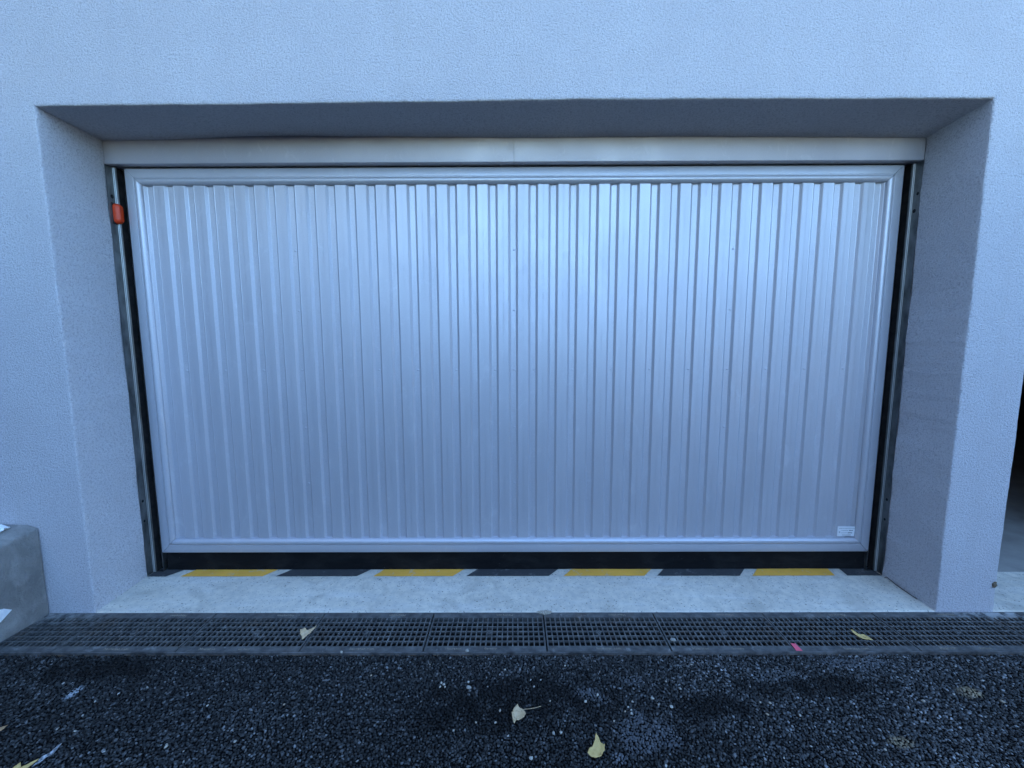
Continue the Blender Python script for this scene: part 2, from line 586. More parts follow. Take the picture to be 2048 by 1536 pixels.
# corner cap at top right and pier
ct_ = len(verts)
verts.append((PX, 0, BZ1))
cr_ = len(verts)
verts.append((PX, 0, verts[r0[NZ+NX+1]][2]))
faces.append((r0[NZ+NX], r0[NZ+NX+1], cr_, ct_, outer[NZ+NX]))
prings = [(.009, 0), (.0035, .0012), (.001, .004), (0, .010), (0, .2), (0, .40)]
pr = []
for o_, y in prings:
    row = []
    for i in range(NZ+NX+2, L):
        z = verts[r0[i]][2]
        row.append(len(verts))
        verts.append((PX+wp(z)-o_, y, z))
    pr.append(row)
faces.append((r0[NZ+NX+1], r0[NZ+NX+2], pr[0][0], cr_))
for j in range(len(pr[0])-1):
    i = NZ+NX+2+j
    faces.append((r0[i], r0[i+1], pr[0][j+1], pr[0][j]))
    for k in range(len(prings)-1):
        faces.append((pr[k][j], pr[k][j+1], pr[k+1][j+1], pr[k+1][j]))
mesh_obj('front_wall', verts, faces, 'plaster', bld)
# lintel and wall round the open bay on the right, then sides, rear, roof
b = MB()
b.box(PX+.0, 3.2, 0.0, .40, 2.2, BZ1)
b.box(3.2, BX1, 0.0, .40, -.02, BZ1)
b.obj('front_wall', 'plaster', bld)
MB().box(BX0, BX0+.3, .003, BY1, -.02, BZ1).obj('side_wall', 'plaster', bld)
MB().box(BX1-.3, BX1, .403, BY1, -.02, BZ1).obj('side_wall', 'plaster', bld)
MB().box(BX0+.3, BX1-.3, BY1-.3, BY1, -.02, BZ1).obj('rear_wall', 'plaster', bld)
MB().box(BX0-.25, BX1+.25, -.25, BY1+.25, BZ1+.003, BZ1+.28).obj('roof', 'roof', bld)
b = MB()
b.box(XR+.02, PX-.004, .402, 9.2, -.02, 2.75)          # partition between the bays
b.box(8.3, 8.5, .402, 9.2, -1.0, 2.75)
b.box(PX, 8.3, 9.0, 9.2, -1.0, 2.75)
b.obj('inner_wall', 'dark_wall', bld)
MB().box(BX0+.31, 8.5, .41, 9.2, 2.76, 2.95).obj('ceiling', 'dark_wall', bld)

# ------------------------------------------------------------------ the yard round the garage (it shades the light)
def wing(name, label, x0, x1, y0, y1, h, mat, faces_):
    t = thing(name, label, 'building', ((x0+x1)/2, (y0+y1)/2, 0))
    c_ = Vector(t.location)
    def put(b_, nm, mt, par=None):
        b_.v = [(x-c_.x, y-c_.y, z-c_.z) for x, y, z in b_.v]
        return b_.obj(nm, mt, par or t)
    put(MB().box(x0, x1, y0, y1, ZG, h), 'wall', mat)
    put(MB().box(x0-.3, x1+.3, y0-.3, y1+.3, h+.003, h+.25), 'roof', 'roof')
    for (ax_, p, q0, q1, z0, z1) in faces_:
        if ax_ == 'x':
            sg = 1 if p == x1 else -1
            w_ = put(MB().box(min(p, p+sg*.02), max(p, p+sg*.02), q0, q1, z0, z1), 'window', 'plate')
            put(MB().box(min(p+sg*.021, p+sg*.03), max(p+sg*.021, p+sg*.03), q0+.07, q1-.07, z0+.07, z1-.07), 'pane', 'glass', w_)
        else:
            w_ = put(MB().box(q0, q1, p+.001, p+.02, z0, z1), 'window', 'plate')
            put(MB().box(q0+.07, q1-.07, p+.021, p+.03, z0+.07, z1-.07), 'pane', 'glass', w_)
    return t
wing('side_house', 'blue-grey rendered house standing left of the yard at right angles', -13, LWX, -16, -.32, 9.0, 'mauve', [('x', LWX, -5-3*i, -3.6-3*i, z, z+1.4) for i in range(3) for z in (1.1, 3.9)])
wing('side_house', 'blue-grey rendered house standing right of the yard beyond the open bay', RWX, RWX+7, -18, -3.0, 4.5, 'mauve', [('x', RWX, -7-3*i, -5.6-3*i, z, z+1.4) for i in range(3) for z in (1.1,)])
b = MB().box(-12.9, RWX+7, OPY-.3, OPY, ZG, OPH)
bw = b.obj('boundary_wall', 'dark_wall')
tag(bw, 'long dark concrete boundary wall facing the garage across the yard', 'wall')

# ------------------------------------------------------------------ floors
def slab(name, x0, x1, pts, mat):
    nx = 24
    v, f = [], []
    for y, z in pts:
        for i in range(nx+1):
            v.append((x0+(x1-x0)*i/nx, y, z))
    n = nx+1
    for j in range(len(pts)-1):
        for i in range(nx):
            a = j*n+i
            f.append((a, a+1, a+1+n, a+n))
    # front face
    k = len(v)
    v += [(x0+(x1-x0)*i/nx, pts[0][0], -.03) for i in range(n)]
    for i in range(nx):
        f.append((k+i, k+i+1, i+1, i))
    return struct(mesh_obj(name, v, f, mat))
thr = slab('concrete_threshold', XL-.01, XR+.01, [(.0015, -.002), (.006, .002), (.12, .008), (.258, .015), (.45, .017), (2.0, .02)], 'concrete')
slab('bay_floor', PX-.01, 3.21, [(.0015, -.002), (.006, .002), (.25, .012), (.285, .018)], 'concrete')
slab('ramp_floor', PX-.01, 8.29, [(.287, .0165), (1.5, .022), (4.0, .03), (9.0, .05)], 'ramp')

def floorz(y):
    return interp(y, [(.006, .002), (.12, .008), (.258, .015), (.45, .017)])
# hazard stripes: front corners (x at y .256), rear corners (x at y .33, running on below the door)
stripes = [('b', -2.062, -1.965, -2.062, -1.900), ('y', -1.887, -1.456, -1.840, -1.394), ('b', -1.385, -.958, -1.317, -.888),
           ('y', -.872, -.456, -.822, -.388), ('b', -.383, .051, -.314, .122), ('y', .128, .549, .194, .624), ('b', .617, 1.048, .693, 1.126),
           ('y', 1.116, 1.546, 1.196, 1.560), ('b', 1.612, 1.792, 1.622, 1.792)]
for c, a0, a1, b0, b1 in stripes:
    y0, y1 = .256, .43
    k = (y1-y0)/(.33-.256)
    n = 14
    v = []
    r = np.random.default_rng(int((a0+9)*1000))
    jy = r.normal(0, .0007, n+1)
    for i in range(n+1):
        t = i/n
        xa, xb = a0+(a1-a0)*t, b0+(b1-b0)*t
        xb = xa+(xb-xa)*min(k, 2.2)
        xb = min(max(xb, -2.06), 1.79)
        v.append((xa+r.normal(0, .0006), y0+jy[i], floorz(y0)+.0024))
        v.append((xb, y1, floorz(y1)+.0026))
    f = [(2*i, 2*i+2, 2*i+3, 2*i+1) for i in range(n)]
    mesh_obj('yellow_stripe' if c == 'y' else 'black_stripe', v, f, 'yellow' if c == 'y' else 'blackpaint', thr)

# ------------------------------------------------------------------ garage door leaf
YD = .300
DX0, DX1, DZ0, DZ1 = -2.014, 1.751, .124, 2.078
door = thing('garage_door', 'silver metal up-and-over garage door with vertical ribs in mitred frame', 'door', ((DX0+DX1)/2, YD, DZ0))
DL = Vector(door.location)
def dpart(mb, name, mat, smooth=False):
    mb.v = [(x-DL.x, y-DL.y, z-DL.z) for x, y, z in mb.v]
    return mb.obj(name, mat, door, smooth)
FW = .076
prof = [(0, .030), (0, .0025), (.0008, .0008), (.0025, 0), (.0395, 0), (.0408, .0018), (.0430, .0018), (.0445, -.0010), (.0475, -.0042), (.052, -.0064), (.057, -.0072), (.062, -.0064), (.0675, -.0036), (.072, .0012), (.0750, .0075), (FW, .012), (FW, .030)]
def frame_member(side):
    v, f = [], []
    n = len(prof)
    for t, d in prof:
        y = YD+d
        if side in 'tb':
            z = DZ1-t if side == 't' else DZ0+t
            g = .0030
            v += [(DX0+t+g, y, z), (DX1-t-g, y, z)]
        else:
            x = DX0+t if side == 'l' else DX1-t
            v += [(x, y, DZ0+t), (x, y, DZ1-t)]
    for i in range(n-1):
        a = 2*i
        f.append((a, a+1, a+3, a+2))
    f.append(tuple(2*i for i in range(n)))
    f.append(tuple(2*i+1 for i in reversed(range(n))))
    mb = MB()
    mb.v, mb.f = v, f
    return mb
for s_, nm in (('t', 'top_rail'), ('b', 'bottom_rail'), ('l', 'stile'), ('r', 'stile')):
    o = dpart(frame_member(s_), nm, 'silver')
    bm = bmesh.new()
    bm.from_mesh(o.data)
    bmesh.ops.recalc_face_normals(bm, faces=bm.faces)
    bm.to_mesh(o.data)
    bm.free()
    o.data.shade_smooth()
    o.data.set_sharp_from_angle(angle=math.radians(50))

PITCH, DEP = .0990, .0105
X0R = -1.815                       # centre of the first riveted recess
YP = YD+.0115                      # proud flats
zlo, zhi = DZ0+FW-.012, DZ1-FW+.012
# one rib: from the left edge of a recess bottom over the proud flat to the next recess
c_rec, c_fold = .0135, .0095
def strip_profile():
    """x from -PITCH/2 (middle of a recess ... ) to +PITCH/2 ; recess centred on x = 0"""
    a = c_rec
    b = c_rec+c_fold
    h = PITCH/2
    yp, yr = 0, DEP
    half = [(a-.0015, yr), (a+.0006, yr-.0012), (b-.0012, yp+.0010), (b+.0008, yp-.0006), (b+.0030, yp), (h+.0004, yp)]
    return [(-x, y) for x, y in reversed(half)] + [(0, yr)] + half
def strip_mesh(x0=-9, x1=9):
    pf = [p for p in strip_profile()]
    pf = [(min(max(x, x0), x1), y) for x, y in pf]
    out = []
    for p in pf:
        if not out or abs(p[0]-out[-1][0]) > 1e-6 or abs(p[1]-out[-1][1]) > 1e-6:
            out.append(p)
    pf = out
    v, f = [], []
    n = len(pf)
    for x, y in pf:
        v += [(x, y, zlo), (x, y, zhi), (x, y+.0012, zlo), (x, y+.0012, zhi)]
    for i in range(n-1):
        a, c = 4*i, 4*i+4
        f += [(a, c, c+1, a+1), (a+2, a+3, c+3, c+2), (a, a+2, c+2, c), (a+1, c+1, c+3, a+3)]
    f += [(0, 1, 3, 2), (4*n-4, 4*n-2, 4*n-1, 4*n-3)]
    me = bpy.data.meshes.new('cladding_strip')
    me.from_pydata(v, [], f)
    return me
sm_full = strip_mesh()
XI0, XI1 = DX0+FW-.01, DX1-FW+.01
for k in range(-1, 36):
    xc = X0R+k*PITCH
    lo_, hi_ = max(XI0-xc, -9), min(XI1-xc, 9)
    me = sm_full if (lo_ < -PITCH/2 and hi_ > PITCH/2) else strip_mesh(lo_, hi_)
    o = link('cladding_strip', me, 'silver', door)
    o.location = (xc-DL.x, YP-DL.y, -DL.z)
rv = disc_rivet(.0056, .0034)
rpos = [(k, 1.097) for k in range(0, 35, 2)] + [(17, 1.097)]
for k in (6, 17, 28):
    rpos += [(k, z) for z in (1.694, 1.398, .797, .498)]
for k, z in rpos:
    o = link('rivet', rv, 'silver', door)
    o.location = (X0R+k*PITCH-DL.x+.004, YP+DEP-DL.y+.0002, z-DL.z)
# rating plate
pl = dpart(MB().box(1.585, 1.690, YP-.0035, YP-.0012, .206, .259), 'rating_plate', 'plate')
yp_ = YP-.0039
def ink(name, x0, x1, z0, z1, mat):
    o = MB().box(x0-DL.x, x1-DL.x, yp_-DL.y, yp_+.0003-DL.y, z0-DL.z, z1-DL.z).obj(name, mat, pl)
    return o
r = random.Random(5)
def line(x0, x1, z, h, mat):
    x = x0
    while x < x1:
        w = r.uniform(.0018, .0042)
        ink('print_mark', x, min(x+w, x1), z-h/2*r.uniform(.6, 1), z+h/2*r.uniform(.6, 1), mat)
        x += w+r.uniform(.0008, .0016)
line(1.592, 1.684, .2495, .0035, 'ink2')
line(1.606, 1.642, .2375, .0030, 'ink2')
line(1.647, 1.666, .2375, .0050, 'ink')
line(1.606, 1.636, .2245, .0030, 'ink2')
line(1.640, 1.664, .2245, .0050, 'ink')
line(1.611, 1.658, .2125, .0036, 'ink')
for x in (1.596, 1.680):
    o = link('screw', rv, 'ink', pl)
    o.location = (x-DL.x, yp_+.0002-DL.y, .229-DL.z)
    o.scale = (.8, .8, .8)
# black sweep below the leaf
v, f = [], []
n = 60
ww = wob(12, .0016, 5)
for i in range(n+1):
    x = -2.006+(1.752+2.006)*i/n
    zb = interp(x, [(-2.0, .0165), (-.5, .019), (1.75, .0185)])+ww(x)*.8
    v += [(x, .318, DZ0+.006), (x, .319, zb+.03), (x, .3165, zb), (x, .326, zb), (x, .326, DZ0+.006)]
for i in range(n):
    for j in range(4):
        a = 5*i+j
        f.append((a, a+5, a+6, a+1))
mb = MB()
mb.v, mb.f = v, f
dpart(mb, 'rubber_sweep', 'rubber')
dpart(MB().box(DX0+.02, DX1-.02, .3305, .345, DZ0+.002, DZ1-.002), 'back_panel', 'black')

# ------------------------------------------------------------------ fixed surround: header covers, guide rails
sur = thing('door_surround', 'fixed grey header cover and galvanised guide rails around the garage door', 'door frame')
def cover(x0, x1):
    pr_ = [(.330, 2.30), (D, 2.30), (D, 2.0862), (D+.0008, 2.0842), (D+.003, 2.083), (.296, 2.083), (.298, 2.085), (.330, 2.085)]
    v, f = [], []
    for y, z in pr_:
        v += [(x0, y, z), (x1, y, z)]
    n = len(pr_)
    for i in range(n-1):
        f.append((2*i, 2*i+1, 2*i+3, 2*i+2))
    f += [tuple(2*i for i in reversed(range(n))), tuple(2*i+1 for i in range(n))]
    o = mesh_obj('header_cover', v, f, 'silver_cover', sur)
    o.data.shade_smooth()
    o.data.set_sharp_from_angle(angle=math.radians(50))
    return o
hc1, hc2 = cover(XL-.002, -.1276), cover(-.1266, XR+.002)
for x in (-1.52, -.94, -.58, -.19, -.085, .31, .80, 1.39):
    o = link('rivet', rv, 'silver_cover', hc1 if x < -.127 else hc2)
    o.rotation_euler = (math.radians(90), 0, 0)
    o.location = (x, .283, 2.083)
def hole_disc(r):
    n = 12
    v = [(0, r*math.cos(6.2832*i/n), 1.25*r*math.sin(6.2832*i/n)) for i in range(n)]
    v += [(.0006, a[1], a[2]) for a in v]
    f = [tuple(range(n)), tuple(reversed(range(n, 2*n)))] + [(i, (i+1) % n, n+(i+1) % n, n+i) for i in range(n)]
    me = bpy.data.meshes.new('bolt_hole')
    me.from_pydata(v, [], f)
    return me
hm = hole_disc(.0075)
for s_, xj in ((1, XL), (-1, XR)):
    X = lambda d: xj+s_*d
    pts = [(.0045, D-.004), (.0045, .287), (.0055, .2905), (.008, .292), (.0120, .2922), (.0130, .2935), (.0145, .2920), (.0175, .2922), (.0190, .294), (.0190, .298), (.0170, .298), (.0165, .2955), (.008, .2950), (.0022, .2900), (.0022, D-.004)]
    v, f = [], []
    for d, y in pts:
        v += [(X(d), y, .020), (X(d), y, 2.080)]
    n = len(pts)
    for i in range(n):
        j = (i+1) % n
        q = (2*i, 2*j, 2*j+1, 2*i+1)
        f.append(q if s_ > 0 else q[::-1])
    o = mesh_obj('guide_rail', v, f, 'galv', sur)
    o.data.shade_smooth()
    o.data.set_sharp_from_angle(angle=math.radians(40))
    for (y, z, sc_) in (((.276, 1.94, 1.0), (.272, .422, .8), (.270, .315, .7)) if s_ > 0 else ((.268, 1.934, .8), (.277, 1.857, 1.0), (.272, .422, .8), (.273, .315, .7))):
        h = link('bolt_hole', hm, 'black', o)
        h.location = (X(.0052)-(0 if s_ > 0 else .0006), y, z)
        h.scale = (1, sc_, sc_)
    for d0, d1 in ((.0062, .0088), (.0122, .0165)):  # thin pale strips paint the highlights along the rail's rounded lip
        x0, x1 = sorted((X(d0), X(d1)))
        bevel(MB().box(x0, x1, .2885, .2912, .022, 2.079).obj('lip_highlight', 'bright', sur), .0008, 1)
    # black strip added to paint the shaded gap between rail and leaf
    x0, x1 = sorted((X(.0225), X(.060)))
    MB().box(x0, x1, .331, .345, .019, 2.080).obj('gap_shade_strip', 'black', sur)
    x0, x1 = sorted((X(.0150), X(.0185)))
    MB().box(x0, x1, .2985, .3305, .0195, 2.080).obj('rail_return', 'black', sur)  # zinc return coloured black to carry the shade of the gap
    x0, x1 = sorted((X(.0470), X(.0505)))
    MB().box(x0, x1, .303, .331, .0185, .118).obj('foot_bracket', 'galv', sur)
    x0, x1 = sorted((X(.0045), X(.0500)))
    MB().box(x0, x1, .296, .330, .0178, .0186).obj('foot_plate', 'galv', sur)

# orange warning light on the left rail
wlt = thing('warning_light', 'small orange plastic warning light fixed to the guide rail', 'light', (XL+.0046, .287, 1.862))
bm = bmesh.new()
def capsule(rx, hz, x, n=7):
    out = []
    for top in (1, -1):
        for i in range(n):
            a = math.pi*i/(n-1)
            out.append(bm.verts.new((x, -top*rx*math.cos(a)*1, top*(hz-rx+rx*math.sin(a)))))
    return out
r1, r2, r3 = capsule(.0185, .048, .003), capsule(.0175, .047, .017), capsule(.0095, .038, .029)
for A, B in ((r1, r2), (r2, r3)):
    for i in range(len(A)):
        j = (i+1) % len(A)
        bm.faces.new((A[i], A[j], B[j], B[i]))
bm.faces.new(r3)
bm.faces.new(list(reversed(r1)))
bmesh.ops.recalc_face_normals(bm, faces=bm.faces)
bmesh.ops.bevel(bm, geom=[e for e in bm.edges if e.calc_face_angle(0) > .5], offset=.0015, segments=2, affect='EDGES')
me = bpy.data.meshes.new('lens')
bm.to_mesh(me)
bm.free()
link('lens', me, 'orange', wlt)
bevel(MB().box(.0003, .0032, -.0205, .0205, -.050, .050).obj('base_plate', 'plastic', wlt), .001, 1)

# ------------------------------------------------------------------ drain channel and grates
ch_ = thing('drain_channel', 'dark concrete drain channel with steel edge running along the wall', 'drain', ((XC0+XC1)/2, -.117, -.03))
cl = Vector(ch_.location)
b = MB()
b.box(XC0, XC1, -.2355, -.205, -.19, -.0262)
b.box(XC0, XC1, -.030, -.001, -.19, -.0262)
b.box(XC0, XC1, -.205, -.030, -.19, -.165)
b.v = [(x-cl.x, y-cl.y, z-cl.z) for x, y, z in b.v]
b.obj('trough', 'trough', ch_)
for y0, y1 in ((-.2350, -.2315), (-.0035, -.0005)):
    b = MB().box(XC0+.001, XC1-.001, y0, y1, -.0258, -.0012)
    b.v = [(x-cl.x, y-cl.y, z-cl.z) for x, y, z in b.v]
    b.obj('edge_rail', 'edge', ch_)

GW, GY0, GY1 = .4940, -.2305, -.0045
def grate_mesh(w):
    """origin at the middle of the front edge, top at z = 0"""
    b = MB()
    h = w/2
    dy = GY1-GY0
    b.box(-h, h, 0, .0285, -.0250, 0, .0006)
    b.box(-h, h, dy-.0310, dy, -.0250, 0, .0006)
    b.box(-h, -h+.0055, .0285, dy-.0310, -.0250, -.0004)
    b.box(h-.0055, h, .0285, dy-.0310, -.0250, -.0004)
    y0, y1 = .0285, dy-.0310
    for i in range(1, 6):
        y = y0+(y1-y0)*i/6
        b.box(-h+.005, h-.005, y-.0030, y+.0030, -.0095, -.0010, .0016)
    nc = max(2, round(w/.0226))
    for i in range(1, nc):
        x = -h+.0028+(w-.0056)*i/nc
        b.box(x-.0028, x+.0028, y0-.001, y1+.001, -.0120, -.0020, .0016)
    me = bpy.data.meshes.new('grate_casting')
    me.from_pydata(b.v, [], b.f)
    return me
def boss_mesh():
    n = 16
    v, f = [], []
    pr_ = [(.0125, -.020), (.0125, -.0012), (.0115, -.0002), (.0085, -.0002), (.0080, -.0020), (.0045, -.0020), (.0040, -.0006), (.0012, -.0006)]
    for r_, z in pr_:
        v += [(r_*math.cos(6.2832*i/n), r_*math.sin(6.2832*i/n), z) for i in range(n)]
    for k in range(len(pr_)-1):
        for i in range(n):
            j = (i+1) % n
            f.append((k*n+i, k*n+j, (k+1)*n+j, (k+1)*n+i))
    f.append(tuple(range((len(pr_)-1)*n, len(pr_)*n)))
    me = bpy.data.meshes.new('lock_boss')
    me.from_pydata(v, [], f)
    return me
def text_mesh(txt, size, ext=.0006):
    cu = bpy.data.curves.new('lettering', 'FONT')
    cu.body, cu.size, cu.extrude, cu.align_x, cu.align_y = txt, size, ext, 'CENTER', 'CENTER'
    cu.resolution_u = 2
    cu.space_character = 1.08
    to = bpy.data.objects.new('tmp_text', cu)
    C.objects.link(to)
    bpy.context.view_layer.update()
    dg = bpy.context.evaluated_depsgraph_get()
    me = bpy.data.meshes.new_from_object(to.evaluated_get(dg))
    bpy.data.objects.remove(to)
    bpy.data.curves.remove(cu)
    me.name = 'lettering'
    me.materials.clear()
    return me
gm, bmh = grate_mesh(GW), boss_mesh()
t_back = text_mesh('Hauraton', .0185)
t_front1 = text_mesh('Hauraton', .0160)
t_front2 = text_mesh('Germany', .0125)
t_front3 = text_mesh('hauraton.com', .0165)
glabels = {
    -4: 'dark mesh drain grate beside the short grate piece at the low concrete wall',
    -3: 'dark mesh drain grate with a curled tan leaf at its end',
    -2: 'dark mesh drain grate with a squarish pale chip on its front edge',
    -1: 'dark mesh drain grate with a pale oval pebble on its front rim',
    0: 'dark mesh drain grate with crumbled mortar at its rear corner',
    1: 'dark mesh drain grate between the mortar-crumb grate and the pink tape',
    2: 'dark mesh drain grate with a pale yellow leaf on it and pink tape at corner',
    3: 'dark mesh drain grate in front of the narrow pier, splashed with cement at the back',
    4: 'dark mesh drain grate in front of the open bay',
    5: 'outermost dark mesh drain grate beyond the one in front of the open bay'}
GRP = 'mesh grates over the drain channel'
for k in range(-4, 6):
    dx = random.uniform(-.0008, .0008)
    g = thing('drain_grate', glabels[k], 'grate', (.25+.5*k+dx, GY0+random.uniform(-.0006, .0006), random.uniform(-.0006, .0003)), GRP)
    g.rotation_euler.z = random.uniform(-.0015, .0015)
    link('casting', gm, 'iron', g)
    o = link('lock_boss', bmh, 'iron', g)
    o.location = (.010 if k % 2 else -.022, .1090, 0)
    back = link('lettering', t_back, 'letters', g)
    back.rotation_euler.z = math.pi
    back.location = (.075 if k % 2 else .085, GY1-GY0-.0155, .0004)
    if k % 2:
        for tm, x in ((t_front1, -.13), (t_front2, .02)):
            o = link('lettering', tm, 'letters', g)
            o.location = (x, .0135, .0004)
    else:
        o = link('lettering', t_front3, 'letters', g)
        o.location = (.0, .0135, .0004)
w0 = -2.0015-(XC0+.003)
g = thing('drain_grate', 'short cut-off piece of drain grate against the low concrete wall', 'grate', ((XC0+.003-2.0015)/2, GY0, -.0004), GRP)
link('casting', grate_mesh(w0), 'iron', g)

# ------------------------------------------------------------------ low concrete wall on the left
v, f = [], []
ny = 40
wa, wb = wob(31, .0030, 3), wob(32, .0025, 4)
prof_ = [(-2.62, 0, 0), (-2.62, 1, 0), (-2.60, 1, .014), (-2.34, 1, .013), (-2.320, 1, .012), (-2.284, 1, .000), (-2.2775, 1, -.006), (-2.2755, 1, -.016), (-2.2755, .66, 0), (-2.2755, .33, 0), (-2.2755, 0, 0)]
for j in range(ny+1):
    y = -.004-1.9*(j/ny)**1.2
    zt = .414+.17*y if y > -.9 else .414-.153
    for i, (x, a, dz) in enumerate(prof_):
        xx = x+(wa(y)+wb(a*2+y*2))*(1 if i > 6 else .4)-max(0, -y)*.04
        v.append((xx, y, -.012 if a == 0 else zt*a+dz))
n = len(prof_)
for j in range(ny):
    for i in range(n-1):
        a = j*n+i
        f.append((a, a+n, a+n+1, a+1))
f += [tuple(range(n)), tuple(reversed(range(ny*n, ny*n+n)))]
lw = mesh_obj('low_wall', v, f, 'low_wall', None, True)
lw.data.set_sharp_from_angle(angle=math.radians(40))
tag(lw, 'low rough grey concrete wall at right angles to the building', 'wall')

# crumpled white scrap on the wall top, white paper stuck on its face
def lump(name, c, size, seed, mat, sub=3, rough=.25):
    bm = bmesh.new()
    bmesh.ops.create_icosphere(bm, subdivisions=sub, radius=1)
    r = np.random.default_rng(seed)
    ds = r.normal(size=(14, 3))
    ds /= np.linalg.norm(ds, axis=1)[:, None]
    am = r.uniform(.5, 1, 14)
    for q in bm.verts:
        n_ = np.array(q.co)
        # chipped planes
        k_ = min(1.0, min(am[i]*.35+.65 if False else (am[i]*.3+.7)/max(1e-3, float(n_@ds[i])) if n_@ds[i] > .1 else 9 for i in range(14)))
        k_ *= 1+rough*.15*float(r.normal())
        q.co = Vector((n_*k_*np.array(size)).tolist())
    me = bpy.data.meshes.new(name)
    bm.to_mesh(me)
    bm.free()
    o = link(name, me, mat)
    o.location = c
    return o
sc = lump('crumpled_paper', (-2.425, -.062, .428), (.062, .045, .020), 3, 'paper', 3, .9)
tag(sc, 'crumpled white scrap lying on top of the low concrete wall', 'paper')
pv = [(-2.2715-.04*.16, y, z) for y, z in ((-.126, .106), (-.150, .128), (-.21, .150), (-.21, .062), (-.165, .080))]
pv = pv+[(x-.0012, y, z) for x, y, z in pv]
ps = mesh_obj('paper_sheet', pv, [(0, 1, 2, 3, 4), (9, 8, 7, 6, 5)]+[(i, 5+i, 5+(i+1) % 5, (i+1) % 5) for i in range(5)], 'paper')
tag(ps, 'white paper sheet stuck to the side of the low concrete wall', 'paper')

# ------------------------------------------------------------------ leaves
def leaf(name, label, outline, c, rot, mat, curl=(10, 6), tilt=(0, 0), stalk=None, hole=None, lift=.002):
    """outline in metres about the leaf's centre; curl bends it"""
    pts = np.array(outline, float)
    # refine outline
    fine = []
    for i in range(len(pts)):
        a, b_ = pts[i], pts[(i+1) % len(pts)]
        for t in np.linspace(0, 1, 4)[:-1]:
            fine.append(a+(b_-a)*t)
    pts = np.array(fine)
    r = np.random.default_rng(len(label))
    pts = pts*.88+r.normal(0, .0007, pts.shape)
    n = len(pts)
    v, f = [], []
    ce = np.array((0.0, 0.0)) if hole is None else np.array(hole)
    lv = [1, .8, .55, .3] + ([.13] if hole is None else [.16])
    def Z(p):
        return curl[0]*p[0]**2+curl[1]*p[1]**2+.0016*math.sin(p[0]*230+1)*math.cos(p[1]*180)+tilt[0]*p[0]+tilt[1]*p[1]+.0012*abs(p[0])**.5
    for s_ in lv:
        for p in pts:
            q = ce+(p-ce)*s_
            v.append((q[0], q[1], Z(q)))
    for k in range(len(lv)-1):
        for i in range(n):
            j = (i+1) % n
            f.append((k*n+i, k*n+j, (k+1)*n+j, (k+1)*n+i))
    if hole is None:
        v.append((ce[0], ce[1], Z(ce)))
        f += [((len(lv)-1)*n+i, (len(lv)-1)*n+(i+1) % n, len(v)-1) for i in range(n)]
    zmin = min(q[2] for q in v)
    v = [(a, b_, c_-zmin) for a, b_, c_ in v]
    # thickness
    m_ = len(v)
    v += [(a, b_, c_-.0003) for a, b_, c_ in v]
    f += [tuple(i+m_ for i in reversed(q)) for q in f] + [(i, m_+i, m_+(i+1) % n, (i+1) % n) for i in range(n)]
    t = thing(name, label, 'leaf', (c[0], c[1], c[2]+lift))
    t.rotation_euler.z = rot
    bo = mesh_obj('blade', v, f, mat, t, True)
    if stalk:
        sp_ = [np.array(p) for p in stalk]
        vv, ff = [], []
        for k, p in enumerate(sp_):
            d = sp_[min(k+1, len(sp_)-1)]-sp_[max(k-1, 0)]
            d = d/np.linalg.norm(d)
            sx = np.array((-d[1], d[0], 0))
            up = np.array((0, 0, 1.0))
            for a in range(5):
                an = 6.2832*a/5
                vv.append(p+.0008*(sx*math.cos(an)+up*math.sin(an)))
        for k in range(len(sp_)-1):
            for a in range(5):
                b_ = (a+1) % 5
                ff.append((k*5+a, k*5+b_, k*5+5+b_, k*5+5+a))
        mesh_obj('stalk', vv, ff, mat, t, True)
    return t
ZS = -.0055
leaf('fallen_leaf', 'curled tan leaf lying across the drain grate joint', [(-.038, .018), (-.022, .030), (-.006, .020), (.010, .026), (.040, .027), (.026, .012), (.012, -.002), (.002, -.014), (-.004, -.030), (-.016, -.012), (-.030, 0)], (-1.016, -.143, 0), 0, 'leaf_tan', (9, 5), (.1, .25), None, None, .001)
leaf('fallen_leaf', 'pale yellow leaf with a hole lying on the drain mesh', [(-.026, .032), (-.016, .036), (-.002, .018), (.020, .010), (.030, -.004), (.034, -.022), (.016, -.018), (-.002, -.008), (-.018, .008)], (1.322, -.158, 0), 0, 'leaf_yellow', (5, 4), (.05, .2), None, (.012, -.002), .001)
leaf('fallen_leaf', 'beige triangular leaf with a long thin stalk on the asphalt', [(-.027, .002), (-.020, .018), (-.006, .030), (.004, .020), (.018, .010), (.026, -.006), (.020, -.014), (.002, -.016), (-.010, -.020), (-.018, -.034), (-.024, -.020)], (-.118, -.502, ZS), 0, 'leaf_tan', (14, 8), (.15, .30), [(.010, .012, .010), (.030, .012, .012), (.055, .018, .010), (.075, .028, .006)], None, .003)
leaf('fallen_leaf', 'spotted yellow leaf lying flat on the asphalt', [(-.034, -.018), (-.026, -.004), (-.012, .006), (-.002, .020), (.006, .038), (.014, .026), (.018, .010), (.030, .004), (.026, -.012), (.012, -.026), (-.010, -.030), (-.026, -.028)], (.117, -.610, ZS), 0, 'leaf_yellow', (8, 6), (.05, .25), None, None, .003)
leaf('fallen_leaf', 'yellow-green lobed leaf beside the white streak on the asphalt', [(-.055, -.05), (-.040, -.028), (-.026, -.006), (-.020, .016), (-.006, -.002), (.010, .010), (.034, .024), (.026, .002), (.014, -.024), (.004, -.05), (-.02, -.06)], (-1.578, -.666, ZS), 0, 'leaf_yellow', (4, 4), (0, .12), None, None, .003)
